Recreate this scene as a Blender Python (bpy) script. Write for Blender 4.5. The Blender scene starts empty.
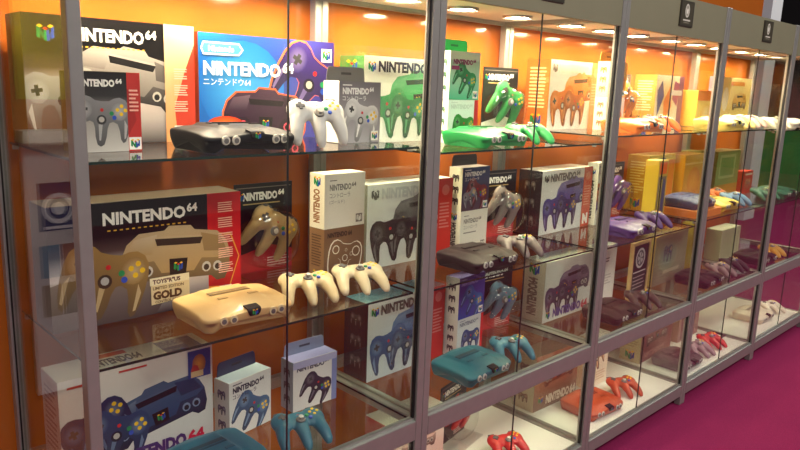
import bpy, bmesh, math, random
import numpy as np
from mathutils import Vector, Matrix
random.seed(7)
C = bpy.context.scene.collection
SC = bpy.context.scene
PI = math.pi

# ------------------------------------------------------------------ camera, world, exposure
CAM = np.array([-0.4932, -1.3862, 1.5174]); YAW, PITCH, ROLL, FPX = 0.7677, -0.1977, 0.0362, 693.6
def cam_axes():
    f = np.array([math.sin(YAW)*math.cos(PITCH), math.cos(YAW)*math.cos(PITCH), math.sin(PITCH)])
    r = np.cross(f, [0, 0, 1]); r /= np.linalg.norm(r); u = np.cross(r, f)
    c, s = math.cos(ROLL), math.sin(ROLL)
    return c*r+s*u, -s*r+c*u, f
_r, _u, _f = cam_axes()
cd = bpy.data.cameras.new('camera'); cam = bpy.data.objects.new('camera', cd); C.objects.link(cam)
cd.sensor_width = 36; cd.lens = FPX/800*36; cd.clip_start = 0.02; cd.clip_end = 100
m = Matrix.Identity(4)
for i in range(3):
    m[i][0], m[i][1], m[i][2], m[i][3] = _r[i], _u[i], -_f[i], CAM[i]
cam.matrix_world = m
SC.camera = cam
w = bpy.data.worlds.new('hall'); SC.world = w; w.use_nodes = True
bg = w.node_tree.nodes['Background']; bg.inputs[0].default_value = (1.0, 0.92, 0.94, 1); bg.inputs[1].default_value = 0.16
SC.view_settings.view_transform = 'Standard'; SC.view_settings.look = 'None'
SC.view_settings.gamma = 1; SC.view_settings.use_curve_mapping = False
SC.view_settings.exposure = 0.44
SC.cycles.transparent_max_bounces = 48
SC.cycles.max_bounces = 10; SC.cycles.glossy_bounces = 5; SC.cycles.diffuse_bounces = 4
SC.cycles.sample_clamp_indirect = 4.0
LAMP_STRENGTH = 330.0
LAMP_COLOUR = (1.0, 0.80, 0.55)
# added overhead fill lights for frames and carpet, the last for the far counter
for lx, ly in ((-1.5, -3.2), (1.8, -3.6), (5.0, -3.6), (9.5, -1.0)):
    ld = bpy.data.lights.new('overhead_fill_light', 'AREA'); ld.shape = 'RECTANGLE'; ld.size = 1.6; ld.size_y = 1.2; ld.energy = 76; ld.color = (1.0, .96, .90)
    lo = bpy.data.objects.new('overhead_fill_light', ld); C.objects.link(lo); lo.location = (lx, ly, 4.6); lo.rotation_euler = (math.radians(22), 0, 0)

# ------------------------------------------------------------------ materials
def lin(c):
    return tuple(((x/255)/12.92 if x/255 <= .04045 else ((x/255+.055)/1.055)**2.4) for x in c[:3])
_mats = {}
def mat(name, col, rough=.5, metal=0., noise=0., nscale=60., coat=0., bump=0., trans=0., emit=None, spec=.5):
    if name in _mats: return _mats[name]
    M = bpy.data.materials.new(name); M.use_nodes = True; nt = M.node_tree; b = nt.nodes['Principled BSDF']
    l = lin(col); b.inputs['Base Color'].default_value = (*l, 1)
    b.inputs['Roughness'].default_value = rough; b.inputs['Metallic'].default_value = metal
    b.inputs['Coat Weight'].default_value = coat; b.inputs['Coat Roughness'].default_value = .08
    b.inputs['Specular IOR Level'].default_value = spec
    if trans: b.inputs['Transmission Weight'].default_value = trans
    if emit:
        b.inputs['Emission Color'].default_value = (*emit[:3], 1); b.inputs['Emission Strength'].default_value = emit[3]
    if noise or bump:
        tc = nt.nodes.new('ShaderNodeTexCoord'); n = nt.nodes.new('ShaderNodeTexNoise'); n.inputs['Scale'].default_value = nscale
        n.inputs['Detail'].default_value = 4
        nt.links.new(tc.outputs['Object'], n.inputs['Vector'])
        if noise:
            rp = nt.nodes.new('ShaderNodeValToRGB')
            rp.color_ramp.elements[0].position = .3; rp.color_ramp.elements[1].position = .7
            rp.color_ramp.elements[0].color = (*[x*(1-noise) for x in l], 1)
            rp.color_ramp.elements[1].color = (*[min(1, x*(1+noise)) for x in l], 1)
            nt.links.new(n.outputs['Fac'], rp.inputs['Fac']); nt.links.new(rp.outputs['Color'], b.inputs['Base Color'])
        if bump:
            bp = nt.nodes.new('ShaderNodeBump'); bp.inputs['Strength'].default_value = bump; bp.inputs['Distance'].default_value = .004
            nt.links.new(n.outputs['Fac'], bp.inputs['Height']); nt.links.new(bp.outputs['Normal'], b.inputs['Normal'])
    _mats[name] = M
    return M
def glass_mat(name, tint, rough=.0, ior=1.45, film=0.):
    # architectural glass: clear, Fresnel-weighted mirror, lets light pass
    if name in _mats: return _mats[name]
    M = bpy.data.materials.new(name); M.use_nodes = True; nt = M.node_tree; nt.nodes.clear()
    o = nt.nodes.new('ShaderNodeOutputMaterial'); t = nt.nodes.new('ShaderNodeBsdfTransparent'); t.inputs[0].default_value = (*tint, 1)
    g = nt.nodes.new('ShaderNodeBsdfGlossy'); g.inputs['Roughness'].default_value = rough; g.inputs['Color'].default_value = (.9, .9, .9, 1)
    lw = nt.nodes.new('ShaderNodeLayerWeight'); lw.inputs['Blend'].default_value = .5
    pw = nt.nodes.new('ShaderNodeMath'); pw.operation = 'POWER'; pw.inputs[1].default_value = 5.0
    f = nt.nodes.new('ShaderNodeMath'); f.operation = 'MULTIPLY_ADD'; f0 = ((ior-1)/(ior+1))**2
    f.inputs[1].default_value = 1-f0; f.inputs[2].default_value = f0
    nt.links.new(lw.outputs['Facing'], pw.inputs[0]); nt.links.new(pw.outputs[0], f.inputs[0])
    mx = nt.nodes.new('ShaderNodeMixShader')
    nt.links.new(f.outputs[0], mx.inputs[0]); nt.links.new(t.outputs[0], mx.inputs[1]); nt.links.new(g.outputs[0], mx.inputs[2])
    nt.links.new(mx.outputs[0], o.inputs[0])
    _mats[name] = M
    return M
def print_mat(name, rough=.38):
    if name in _mats: return _mats[name]
    M = bpy.data.materials.new(name); M.use_nodes = True; nt = M.node_tree; b = nt.nodes['Principled BSDF']
    a = nt.nodes.new('ShaderNodeAttribute'); a.attribute_name = 'ink'
    nt.links.new(a.outputs['Color'], b.inputs['Base Color']); b.inputs['Roughness'].default_value = rough
    b.inputs['Specular IOR Level'].default_value = .4
    _mats[name] = M
    return M
ALU = mat('anodised_aluminium', (158, 158, 152), .38, .55, noise=.04, nscale=25)
ALU_P = mat('header_panel_paint', (128, 126, 100), .5, .1, noise=.03, nscale=8)
SEAL = mat('black_rubber', (14, 12, 12), .6)
GLASS = glass_mat('door_glass', (.97, .985, .97), 0., 1.4)
SHELF = glass_mat('shelf_glass', (.93, .965, .94), 0., 1.5)
SHEDGE = mat('shelf_glass_edge', (28, 44, 38), .15)
DOME = glass_mat('clear_plastic', (.95, .95, .95), .05, 1.8)
WHITE = mat('white_board', (236, 232, 222), .5, noise=.02, nscale=10)
CEIL = mat('cabinet_ceiling_white', (226, 220, 205), .5)
ORANGE = mat('orange_gloss_panel', (180, 97, 36), .10, noise=.03, nscale=3)
CARPET = mat('magenta_carpet', (130, 33, 76), .95, noise=.16, nscale=220, bump=.5, spec=.1)
PRINT = print_mat('printed_card')
PRINTM = print_mat('printed_matte', .6)
FILL_GLOW = mat('fill_strip_glow', (255, 244, 225), .5, emit=(1.0, .86, .66, 26.0))  # glow of the fill strip added in each floor compartment
LAMP = mat('lamp_glow', (255, 240, 215), .5, emit=(*LAMP_COLOUR, LAMP_STRENGTH))

# ------------------------------------------------------------------ mesh helpers
class MB:
    def __init__(s): s.v = []; s.f = []; s.c = []; s.smooth = []
    def face(s, pts, col=None, smooth=False):
        i = len(s.v); s.v += [tuple(p) for p in pts]; s.f.append(tuple(range(i, i+len(pts)))); s.c.append(col); s.smooth.append(smooth)
    def box(s, x0, x1, y0, y1, z0, z1, cols=None):
        # cols: dict face->colour
        i = len(s.v)
        s.v += [(x, y, z) for z in (z0, z1) for y in (y0, y1) for x in (x0, x1)]
        q = dict(bottom=(0, 2, 3, 1), top=(4, 5, 7, 6), front=(0, 1, 5, 4), back=(2, 6, 7, 3), left=(0, 4, 6, 2), right=(1, 3, 7, 5))
        for k, t in q.items():
            s.f.append(tuple(i+a for a in t)); s.c.append((cols or {}).get(k, (cols or {}).get('all'))); s.smooth.append(False)
        return s
    def rings(s, R, closed=True, cap0=True, cap1=True, smooth=True, col=None):
        i = len(s.v); n = len(R[0])
        for r in R: s.v += [tuple(p) for p in r]
        for a in range(len(R)-1):
            for b in range(n if closed else n-1):
                c = (b+1) % n
                s.f.append((i+a*n+b, i+a*n+c, i+(a+1)*n+c, i+(a+1)*n+b)); s.c.append(col); s.smooth.append(smooth)
        if cap0: s.f.append(tuple(i+b for b in reversed(range(n)))); s.c.append(col); s.smooth.append(False)
        if cap1: s.f.append(tuple(i+(len(R)-1)*n+b for b in range(n))); s.c.append(col); s.smooth.append(False)
        return s
    def cyl(s, c, r, axis, h, n=16, r2=None, **k):
        ax = Vector(axis).normalized(); a = ax.orthogonal().normalized(); b = ax.cross(a)
        R = []
        for t, rr in ((0, r), (1, r2 if r2 is not None else r)):
            R.append([Vector(c)+ax*h*t+(a*math.cos(2*PI*j/n)+b*math.sin(2*PI*j/n))*rr for j in range(n)])
        return s.rings(R, **k)
    def dome(s, c, r, axis, n=14, k=4, flat=1.):
        ax = Vector(axis).normalized(); a = ax.orthogonal().normalized(); b = ax.cross(a); R = []
        for q in range(k+1):
            t = q/k*PI/2*.96
            R.append([Vector(c)+ax*r*flat*math.sin(t)+(a*math.cos(2*PI*j/n)+b*math.sin(2*PI*j/n))*r*math.cos(t) for j in range(n)])
        return s.rings(R)
    def mesh(s, name, mats):
        me = bpy.data.meshes.new(name); me.from_pydata(s.v, [], s.f)
        for mm in (mats if isinstance(mats, (list, tuple)) else [mats]): me.materials.append(mm)
        me.polygons.foreach_set('use_smooth', s.smooth)
        if any(c is not None for c in s.c):
            at = me.color_attributes.new('ink', 'FLOAT_COLOR', 'CORNER'); buf = []
            for f, c in zip(s.f, s.c):
                l = lin(c) if c is not None else (.5, .5, .5)
                buf += [*l, 1.]*len(f)
            at.data.foreach_set('color', buf)
        me.update()
        return me
def link(name, me, parent=None, loc=(0, 0, 0), rot=(0, 0, 0), scale=None):
    o = bpy.data.objects.new(name, me); C.objects.link(o); o.parent = parent; o.location = loc; o.rotation_euler = rot
    if scale: o.scale = (scale,)*3 if not isinstance(scale, tuple) else scale
    return o
def part(name, mb, mt, parent=None, **k): return link(name, mb.mesh(name, mt), parent, **k)
def tag(o, label, cat, group=None):
    o['label'] = label; o['category'] = cat
    if group: o['group'] = group
    return o
def thing(name, label, cat, loc=(0, 0, 0), rz=0, group=None):
    return tag(link(name, None, None, loc, (0, 0, rz)), label, cat, group)
def struct(name, mb, mt):
    o = part(name, mb, mt); o['kind'] = 'structure'; return o
def bevel(o, wdt=.003, seg=2):
    b = o.modifiers.new('bevel', 'BEVEL'); b.width = wdt; b.segments = seg; b.limit_method = 'ANGLE'; return o

# ------------------------------------------------------------------ print (flat ink on card): coordinates with face height = 1
_txt = {}
def text_mesh(s, bold):
    k = (s, bold)
    if k in _txt: return _txt[k]
    cu = bpy.data.curves.new('t', 'FONT'); cu.body = s; cu.resolution_u = 2; cu.offset = bold; cu.size = 1.0
    o = bpy.data.objects.new('t', cu)
    me = bpy.data.meshes.new_from_object(o)
    v = [(p.co.x, p.co.y) for p in me.vertices]; f = [tuple(p.vertices) for p in me.polygons]
    bpy.data.objects.remove(o); bpy.data.curves.remove(cu); bpy.data.meshes.remove(me)
    if v:
        x0 = min(a for a, b in v); x1 = max(a for a, b in v); y0 = 0 if s.isascii() else min(b for a, b in v)
        h = max(b for a, b in v)-y0
        v = [((a-x0)/h, (b-y0)/h) for a, b in v]; wd = (x1-x0)/h
    else: wd = 0
    _txt[k] = (v, f, wd)
    return _txt[k]
def mixc(a, b, t): t = max(0, min(1, t)); return tuple(x+(y-x)*t for x, y in zip(a, b))
def vgrad(c0, c1, v0=0., v1=1.): return lambda u, v: mixc(c0, c1, (v-v0)/(v1-v0))
def ugrad(c0, c1, u0=0., u1=1.): return lambda u, v: mixc(c0, c1, (u-u0)/(u1-u0))
class Print:
    def __init__(s, a=None): s.v = []; s.f = []; s.c = []; s.n = 0; s.T = [lambda u, v: (u, v)]; s.a = a
    def push(s, cx, cy, sc=1., rot=0., sx=1., shear=0.):
        P = s.T[-1]; c, sn = math.cos(math.radians(rot)), math.sin(math.radians(rot))
        def t(u, v):
            u = u*sx; v = v+shear*u
            return P(cx+sc*(u*c-v*sn), cy+sc*(u*sn+v*c))
        s.T.append(t)
    def pop(s): s.T.pop()
    def poly(s, pts, col, tris=None):
        s.n += 1; i = len(s.v); q = [s.T[-1](*p) for p in pts]
        cc = [(col(*p) if callable(col) else col) for p in pts]
        if s.a and any(u < -1e-6 or u > s.a+1e-6 or v < -1e-6 or v > 1+1e-6 for u, v in q):
            for f in (tris or [tuple(range(len(pts)))]): s.clipped([(*q[k], *cc[k]) for k in f])
            return
        s.v += [(u, v, s.n) for u, v in q]
        for f in (tris or [tuple(range(len(pts)))]):
            s.f.append(tuple(i+a for a in f)); s.c.append([cc[a] for a in f])
    def clipped(s, P):
        # keep what falls on the card (Sutherland-Hodgman against the face's edges)
        for ax, lim, sg in ((0, 0, 1), (0, s.a, -1), (1, 0, 1), (1, 1, -1)):
            out = []
            for k in range(len(P)):
                A, B = P[k-1], P[k]; da, db = sg*(A[ax]-lim), sg*(B[ax]-lim)
                if (da >= 0) != (db >= 0):
                    t = da/(da-db); out.append(tuple(x+(y-x)*t for x, y in zip(A, B)))
                if db >= 0: out.append(B)
            P = out
            if len(P) < 3: return
        i = len(s.v); s.v += [(x[0], x[1], s.n) for x in P]; s.f.append(tuple(range(i, i+len(P)))); s.c.append([x[2:5] for x in P])
    def rect(s, u0, v0, u1, v1, col): s.poly([(u0, v0), (u1, v0), (u1, v1), (u0, v1)], col)
    def strips(s, u0, v0, u1, v1, stops):
        # vertical multi-stop gradient (bottom to top)
        for (a, ca), (b, cb) in zip(stops, stops[1:]):
            s.poly([(u0, v0+(v1-v0)*a), (u1, v0+(v1-v0)*a), (u1, v0+(v1-v0)*b), (u0, v0+(v1-v0)*b)], vgrad(ca, cb, v0+(v1-v0)*a, v0+(v1-v0)*b))
    def ell(s, cu, cv, ru, rv, col, n=18, rim=None):
        ring = [(cu+ru*math.cos(2*PI*k/n), cv+rv*math.sin(2*PI*k/n)) for k in range(n)]
        if rim is None: s.poly(ring, col)
        else:
            pts = [(cu, cv)]+ring
            s.poly(pts, lambda u, v: mixc(col, rim, math.hypot((u-cu)/ru, (v-cv)/rv)), [(0, 1+k, 1+(k+1) % n) for k in range(n)])
    def text(s, t, u, v, h, col, sx=1., bold=.02, align='l', maxw=None):
        vs, fs, wd = text_mesh(t, bold)
        if maxw and wd*h*sx > maxw: sx = maxw/(wd*h)
        W = wd*h*sx; u0 = u-(W if align == 'r' else W/2 if align == 'c' else 0)
        if vs: s.poly([(u0+a*h*sx, v+b*h) for a, b in vs], col, fs)
        return u0+W
    def lines(s, u0, v0, u1, v1, n, col, frac=.45):
        # greeked small print
        for k in range(n):
            y = v1-(k+.5)*(v1-v0)/n; hh = (v1-v0)/n*frac/2; e = u1-(u1-u0)*(.35*random.random() if k % 3 == 2 else .08*random.random())
            s.rect(u0, y-hh, e, y+hh, col)
    def mesh(s, name, place, sc, eps=.0004, step=.00003):
        # place(u, v, off) -> local 3-D
        me = bpy.data.meshes.new(name)
        me.from_pydata([place(u*sc, v*sc, eps+n*step) for u, v, n in s.v], [], s.f)
        me.materials.append(PRINT)
        at = me.color_attributes.new('ink', 'FLOAT_COLOR', 'CORNER'); buf = []
        for cs in s.c:
            for c in cs: buf += [*lin(c), 1.]
        at.data.foreach_set('color', buf); me.update()
        return me

WH = (250, 248, 240); BK = (14, 12, 14); RED = (206, 30, 34)
def emblem(p, u, v, s, box=None, mono=None):
    # little four-colour letter-N block
    if box: p.rect(u-s*.62, v-s*.62, u+s*.62, v+s*.62, box)
    g, r, b, y = [(0, 140, 70), (220, 40, 30), (20, 70, 170), (250, 190, 20)] if mono is None else [mono]*4
    p.push(u, v, s)
    p.poly([(-.45, -.25), (-.27, -.34), (-.27, .25), (-.45, .34)], g)
    p.poly([(-.27, .25), (-.08, -.1), (-.08, -.42), (-.27, -.08)], mixc(g, BK, .25))
    p.poly([(-.08, -.42), (.06, -.46), (.06, .12), (-.08, .18)], g)
    p.poly([(.06, -.46), (.2, -.42), (.2, .18), (.06, .12)], b)
    p.poly([(.2, -.1), (.38, .22), (.38, -.06), (.2, -.42)], mixc(b, BK, .2))
    p.poly([(.3, -.34), (.45, -.25), (.45, .34), (.3, .25)], b)
    p.poly([(-.45, .34), (-.27, .25), (-.1, .33), (-.28, .44)], y)
    p.poly([(.45, .34), (.27, .25), (.1, .33), (.28, .44)], y)
    p.poly([(-.14, .2), (0, .12), (.14, .2), (0, .3)], r)
    p.pop()
def title(p, u, v, h, col, maxw, col64=None, sup=True, bold=.055):
    e = p.text('NINTENDO', u, v, h, col, bold=bold, maxw=maxw*.8)
    p.text('64', e+h*.12, v+(h*.45 if sup else 0), h*(.72 if sup else 1), col64 or col, bold=bold, maxw=maxw*.2)
_half = [(0, .30), (.12, .31), (.2, .36), (.3, .385), (.4, .35), (.47, .26), (.50, .12), (.50, -.05), (.48, -.24), (.44, -.38), (.395, -.41), (.35, -.35), (.325, -.2), (.28, -.08), (.2, -.045), (.14, -.07), (.11, -.16), (.095, -.32), (.06, -.45), (0, -.49)]
CTRL_OUT = _half+[(-x, y) for x, y in reversed(_half[1:-1])]
def art_controller(p, u, v, s, rot, col, sx=1., shear=0., dark=.55, out=None, btn=True):
    p.push(u, v, s, rot, sx, shear)
    if out: p.poly([(a*1.05, b*1.05) for a, b in CTRL_OUT], out)
    dk = mixc(col, BK, dark); hi = mixc(col, WH, .35)
    p.poly(CTRL_OUT, lambda a, b: mixc(col, dk, .5-b*1.1))
    for sg in (-1, 1):
        p.ell(sg*.31, .15, .15, .17, hi, 14, mixc(col, dk, .25))
        p.poly([(sg*.40, .0), (sg*.46, -.1), (sg*.44, -.32), (sg*.41, -.34)], mixc(col, WH, .3))
    p.poly([(-.05, -.1), (.02, -.1), (.0, -.38), (-.03, -.38)], mixc(col, WH, .25))
    p.ell(0, -.02, .085, .085, mixc(dk, BK, .4), 12); p.ell(0, -.015, .05, .05, (185, 182, 175), 10)
    if btn:
        p.rect(-.38, .125, -.24, .175, (60, 60, 62)); p.rect(-.335, .08, -.285, .22, (60, 60, 62))
        for a, b in ((.34, .24), (.34, .1), (.27, .17), (.41, .17)): p.ell(a, b, .035, .035, (236, 190, 30), 8)
        p.ell(.17, .1, .04, .04, (30, 140, 80), 8); p.ell(.22, .03, .04, .04, (40, 80, 190), 8); p.ell(0, .15, .032, .032, (200, 40, 40), 8)
    p.pop()
def art_console(p, u, v, s, rot, col, sx=1., shear=0., dark=.6, ports=(200, 198, 190), out=None, gl=.35):
    p.push(u, v, s, rot, sx, shear)
    dk = mixc(col, BK, dark); hi = mixc(col, WH, gl)
    top = [(-.5, .05), (-.46, .16), (-.36, .25), (-.14, .27), (-.1, .31), (.1, .31), (.14, .27), (.36, .25), (.46, .16), (.5, .05), (.4, 0), (.22, .01), (.15, -.1), (-.15, -.1), (-.22, .01), (-.4, 0)]
    fr = [(-.5, .05), (-.4, 0), (-.22, .01), (-.15, -.1), (.15, -.1), (.22, .01), (.4, 0), (.5, .05), (.5, -.1), (.46, -.2), (.38, -.21), (.32, -.16), (-.32, -.16), (-.38, -.21), (-.46, -.2), (-.5, -.1)]
    if out: p.poly([(a*1.04, b*1.06) for a, b in top[:10]+fr[8:]], out)
    p.poly(fr, vgrad(dk, mixc(col, dk, .3), -.2, .05))
    p.poly(top, vgrad(col, hi, -.1, .3))
    p.poly([(-.47, .06), (-.40, .2), (-.2, .24), (-.24, .07)], lambda a_, b_: mixc(col, mixc(hi, WH, .35), (b_-.05)*4)); p.poly([(.47, .06), (.40, .2), (.2, .24), (.24, .07)], lambda a_, b_: mixc(mixc(col, dk, .4), col, (b_-.05)*4))
    p.poly([(-.22, .2), (.22, .2), (.2, .14), (-.2, .14)], mixc(dk, BK, .5))
    p.poly([(-.2, .22), (.2, .22), (.22, .2), (-.22, .2)], hi)
    for a in (-.38, -.27, .27, .38): p.ell(a, -.075, .045, .048, ports, 10); p.ell(a, -.08, .028, .03, mixc(dk, BK, .5), 8)
    p.poly([(-.085, .02), (.085, .02), (.075, -.12), (-.075, -.12)], BK)
    emblem(p, 0, -.05, .09)
    p.pop()

# ---- box fronts
def art_us(p, a, body, ctrl, gold=False):
    p.strips(0, 0, a, 1, [(0, (60, 54, 56)), (.2, (176, 168, 166)), (.42, (222, 210, 204)), (.60, (80, 62, 58)), (.72, BK), (1, BK)])
    p.poly([(0, .0), (a*.5, 0), (a*.62, .3), (a*.3, .5), (0, .38)], lambda u, v: mixc((70, 60, 58), (150, 136, 128), v*2))
    if gold:
        pass
    else:
        art_console(p, a*.58, .50, a*.66, -10, body, dark=.75, gl=.45)
        art_controller(p, a*.2, .36, .6, 8, ctrl)
        emblem(p, a*.12, .86, .14)
    p.rect(a*.80, 0, a, 1, RED if gold else (196, 62, 40))
    if gold:
        p.poly([(a*.80, .14), (a*.93, .12), (a*.99, .40), (a*.94, .62), (a*.8, .66)], (232, 160, 60)); p.poly([(a*.80, .155), (a*.926, .135), (a*.984, .40), (a*.934, .605), (a*.8, .645)], (186, 26, 28))
    else:
        p.poly([(a*.80, 0), (a*.8, 1), (a, 1), (a, .85), (a*.93, .6), (a*.86, .3), (a*.88, 0)], vgrad((220, 150, 90), (244, 214, 170)))
    if gold: art_console(p, a*.63, .44, a*.60, -4, body, dark=.5, gl=.3); art_controller(p, a*.25, .37, .70, -16, ctrl, dark=.5)
    for k in range(5 if gold else 3): p.lines(a*.86, .26+k*.14, a*.95, .36+k*.14, 5, (255, 200, 180))
    emblem(p, a*.9, .08, .1, WH)
    title(p, a*.25, .82, .10, WH, a*.53, bold=.04)
    for k in range(14): p.rect(a*.27+k*a*.03, .765, a*.285+k*a*.03, .776, (226, 176, 60))
    if gold:
        p.push(0, .055)
        p.poly([(a*0.475, .24), (a*0.685, .26), (a*0.685, .05), (a*0.475, .03)], (226, 204, 158))
        p.rect(a*0.470, .2, a*0.685, .265, (238, 226, 190))
        p.text('TOYS"R"US', a*0.485, .212, .038, (96, 60, 60), bold=.05, maxw=a*.19)
        p.text('LIMITED EDITION', a*0.485, .16, .026, (96, 66, 34), bold=.03, maxw=a*.19)
        p.text('GOLD', a*0.485, .075, .07, (84, 54, 24), bold=.06, maxw=a*.19)
        p.text('CONTROL DECK', a*0.495, .04, .022, (96, 66, 34), bold=.03, maxw=a*.17)
        p.pop()
def art_us_ctrl(p, a):
    p.strips(0, 0, a, 1, [(0, (206, 202, 196)), (.35, (170, 166, 160)), (.7, (52, 50, 50)), (1, (26, 24, 26))])
    art_controller(p, a*.42, .42, .72, -4, (150, 150, 152), dark=.5)
    p.rect(a*.8, 0, a, 1, (196, 50, 44)); p.poly([(a*.8, .2), (a*.93, .4), (a*.85, .75), (a*.8, .8)], (170, 40, 36))
    p.lines(a*.83, .5, a*.97, .8, 6, (250, 190, 170))
    emblem(p, a*.9, .1, .13, WH); title(p, a*.08, .82, .085, WH, a*.68)
def art_jp_blue(p, a):
    p.poly([(0, 0), (a, 0), (a, 1), (0, 1)], lambda u, v: mixc((22, 104, 196), (64, 44, 132), u/a*1.15))
    p.ell(a*.3, .5, a*.3, .45, (70, 170, 236), 20, (28, 112, 205))
    art_controller(p, a*.80, .56, .84, -32, (62, 44, 124), dark=.6, out=(240, 116, 60))
    art_console(p, a*.46, .20, a*.60, -3, (44, 20, 44), dark=.6, out=(236, 104, 50), ports=(226, 90, 110), gl=.1)
    p.ell(a*.17, .16, a*.12, .07, (250, 120, 20), 14, (200, 50, 20))
    p.ell(a*.88, .25, .07, .09, (250, 140, 40), 12, (210, 60, 30))
    p.poly([(a*.03, .80), (a*.27, .80), (a*.30, .86), (a*.27, .92), (a*.03, .92), (a*.0+.02, .86)], WH)
    p.poly([(a*.035, .815), (a*.265, .815), (a*.288, .86), (a*.265, .905), (a*.035, .905), (a*.0+.035, .86)], (70, 150, 225))
    p.text('Nintendo', a*.15, .835, .05, WH, bold=.03, align='c', maxw=a*.2)
    p.text('NINTENDO', a*.03, .62, .125, WH, bold=.04, maxw=a*.54); p.text('64', a*.585, .665, .10, WH, bold=.04, maxw=a*.1)
    p.text('ニンテンドウ64', a*.03, .52, .065, WH, bold=.005, maxw=a*.32)
    emblem(p, a*.935, .86, .11, WH)
def art_ctrl_jp(p, a, bg, col, ink, bgtop=None, big=.78, rot=-14, jp='コントローラ', box=True, cx=.52, cy=.38, dark=.5):
    p.poly([(0, 0), (a, 0), (a, 1), (0, 1)], vgrad(bg, bgtop or bg))
    art_controller(p, a*cx, cy, big, rot, col, dark=dark)
    p.lines(a*.08, .92, a*.3, .96, 1, ink)
    title(p, a*.08, .80, .10, ink, a*.78, bold=.05)
    if jp: p.text(jp, a*.08, .69, .075, ink, bold=.01, maxw=a*.6)
    if box: emblem(p, a*.87, .11, .13, WH)
def art_ctrl_plain(p, a, third=None):
    p.rect(0, 0, a, 1, (226, 220, 202)); p.lines(a*.12, .86, a*.3, .9, 1, (120, 112, 104))
    title(p, a*.12, .70, .11, (96, 90, 84), a*.66, bold=.03); p.text('コントローラ', a*.12, .56, .09, (110, 104, 96), bold=.0, maxw=a*.5)
    if third: p.text(third, a*.12, .44, .085, (110, 104, 96), bold=.0, maxw=a*.4)
    else: p.lines(a*.12, .44, a*.6, .5, 1, (130, 122, 112))
    emblem(p, a*.86, .14, .13, (120, 112, 100), (230, 226, 210))
def art_ctrl_line(p, a, bg=(122, 92, 66), ink=(236, 226, 206)):
    p.rect(0, 0, a, 1, bg)
    p.push(a*.52, .44, .82, -10); p.poly(CTRL_OUT, ink); p.poly([(x*.94, y*.94) for x, y in CTRL_OUT], bg)
    for x, y, r in ((-.3, .15, .1), (.3, .15, .12), (0, -.02, .08), (.17, .08, .045), (0, .16, .035)): p.ell(x, y, r, r, ink, 12); p.ell(x, y, r*.8, r*.8, bg, 12)
    p.pop(); p.text('NINTENDO 64', a*.08, .84, .09, (50, 38, 30), bold=.04, maxw=a*.6)
def art_console_box(p, a, col, bg=WH, ink=(40, 36, 40), strip=None, con=True, tcol=None, top=True, tsize=.12, corner=None, two=True, bgb=None, sq=1., mark=None):
    p.poly([(0, 0), (a, 0), (a, 1), (0, 1)], vgrad(bgb or bg, bg))
    if con: art_console(p, a*.62, .56, a*.66, 4, col, dark=.45)
    art_controller(p, a*.27, .36, .66*sq, 12, col, dark=.45)
    if two: art_controller(p, a*.50, .33, .6*sq, -6, mixc(col, BK, .25), dark=.45)
    if strip:
        p.rect(a*.82, 0, a, 1, strip); mark and p.text(mark, a*.91, .06, .16, WH, bold=.08, align='c'); p.ell(a*.91, .85, a*.05, .07, mixc(strip, WH, .3), 10)
        p.lines(a*.84, .35, a*.97, .7, 8, mixc(strip, WH, .4))
    if corner: p.rect(a*.78, .8, a, 1, corner); p.text('NINTENDO64', a*.8, .86, .05, WH, bold=.03, maxw=a*.18)
    if top:
        emblem(p, a*.08, .88, .13, None, tcol); title(p, a*.15, .83, tsize, ink, a*(.62 if strip else .78), bold=.05)
    else:
        emblem(p, a*.1, .12, .12); title(p, a*.2, .06, tsize, ink, a*.74, (200, 40, 50), False, .05)
def art_teal(p, a):
    p.poly([(0, 0), (a, 0), (a, 1), (0, 1)], vgrad((206, 204, 202), (232, 226, 214)))
    art_console(p, a*.62, .45, a*.66, 10, (26, 62, 104), dark=.55, ports=(120, 140, 170), gl=.2)
    art_controller(p, a*.22, .46, .62, 20, (26, 50, 92), dark=.5); art_controller(p, a*.33, .36, .6, -16, (36, 70, 116), dark=.5)
    p.rect(a*.82, .70, a*.985, .985, (26, 70, 140)); p.ell(a*.9, .84, a*.05, .1, (224, 150, 60), 12, (150, 90, 60)); p.ell(a*.87, .78, a*.03, .06, (180, 60, 50), 8); p.rect(a*.84, .71, a*.93, .77, (220, 190, 140))
    p.lines(a*.05, .9, a*.2, .95, 1, (200, 70, 60)); p.lines(a*.36, .94, a*.55, .98, 1, (200, 70, 60))
    title(p, a*.30, .04, .13, (70, 50, 110), a*.62, (210, 40, 70), False, .06)
# ---- box left sides
def side_text(col, bg, t='NINTENDO64'):
    def f(p, a):
        p.rect(0, 0, a, 1, bg); p.push(a*.66, .1, 1., 90); p.text(t, 0, 0, a*.42, col, bold=.05, maxw=.62); p.pop(); emblem(p, a*.5, .86, a*.5)
    return f
def side_ctrls(bg, col):
    def f(p, a):
        p.rect(0, 0, a, 1, bg)
        for k in range(3): art_controller(p, a*.5, .22+k*.27, .2, 0, col, btn=False)
    return f
def side_lines(bg, ink):
    def f(p, a):
        p.rect(0, 0, a, 1, bg); p.lines(a*.15, .3, a*.85, .9, 12, ink); emblem(p, a*.5, .14, a*.5)
    return f

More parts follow.
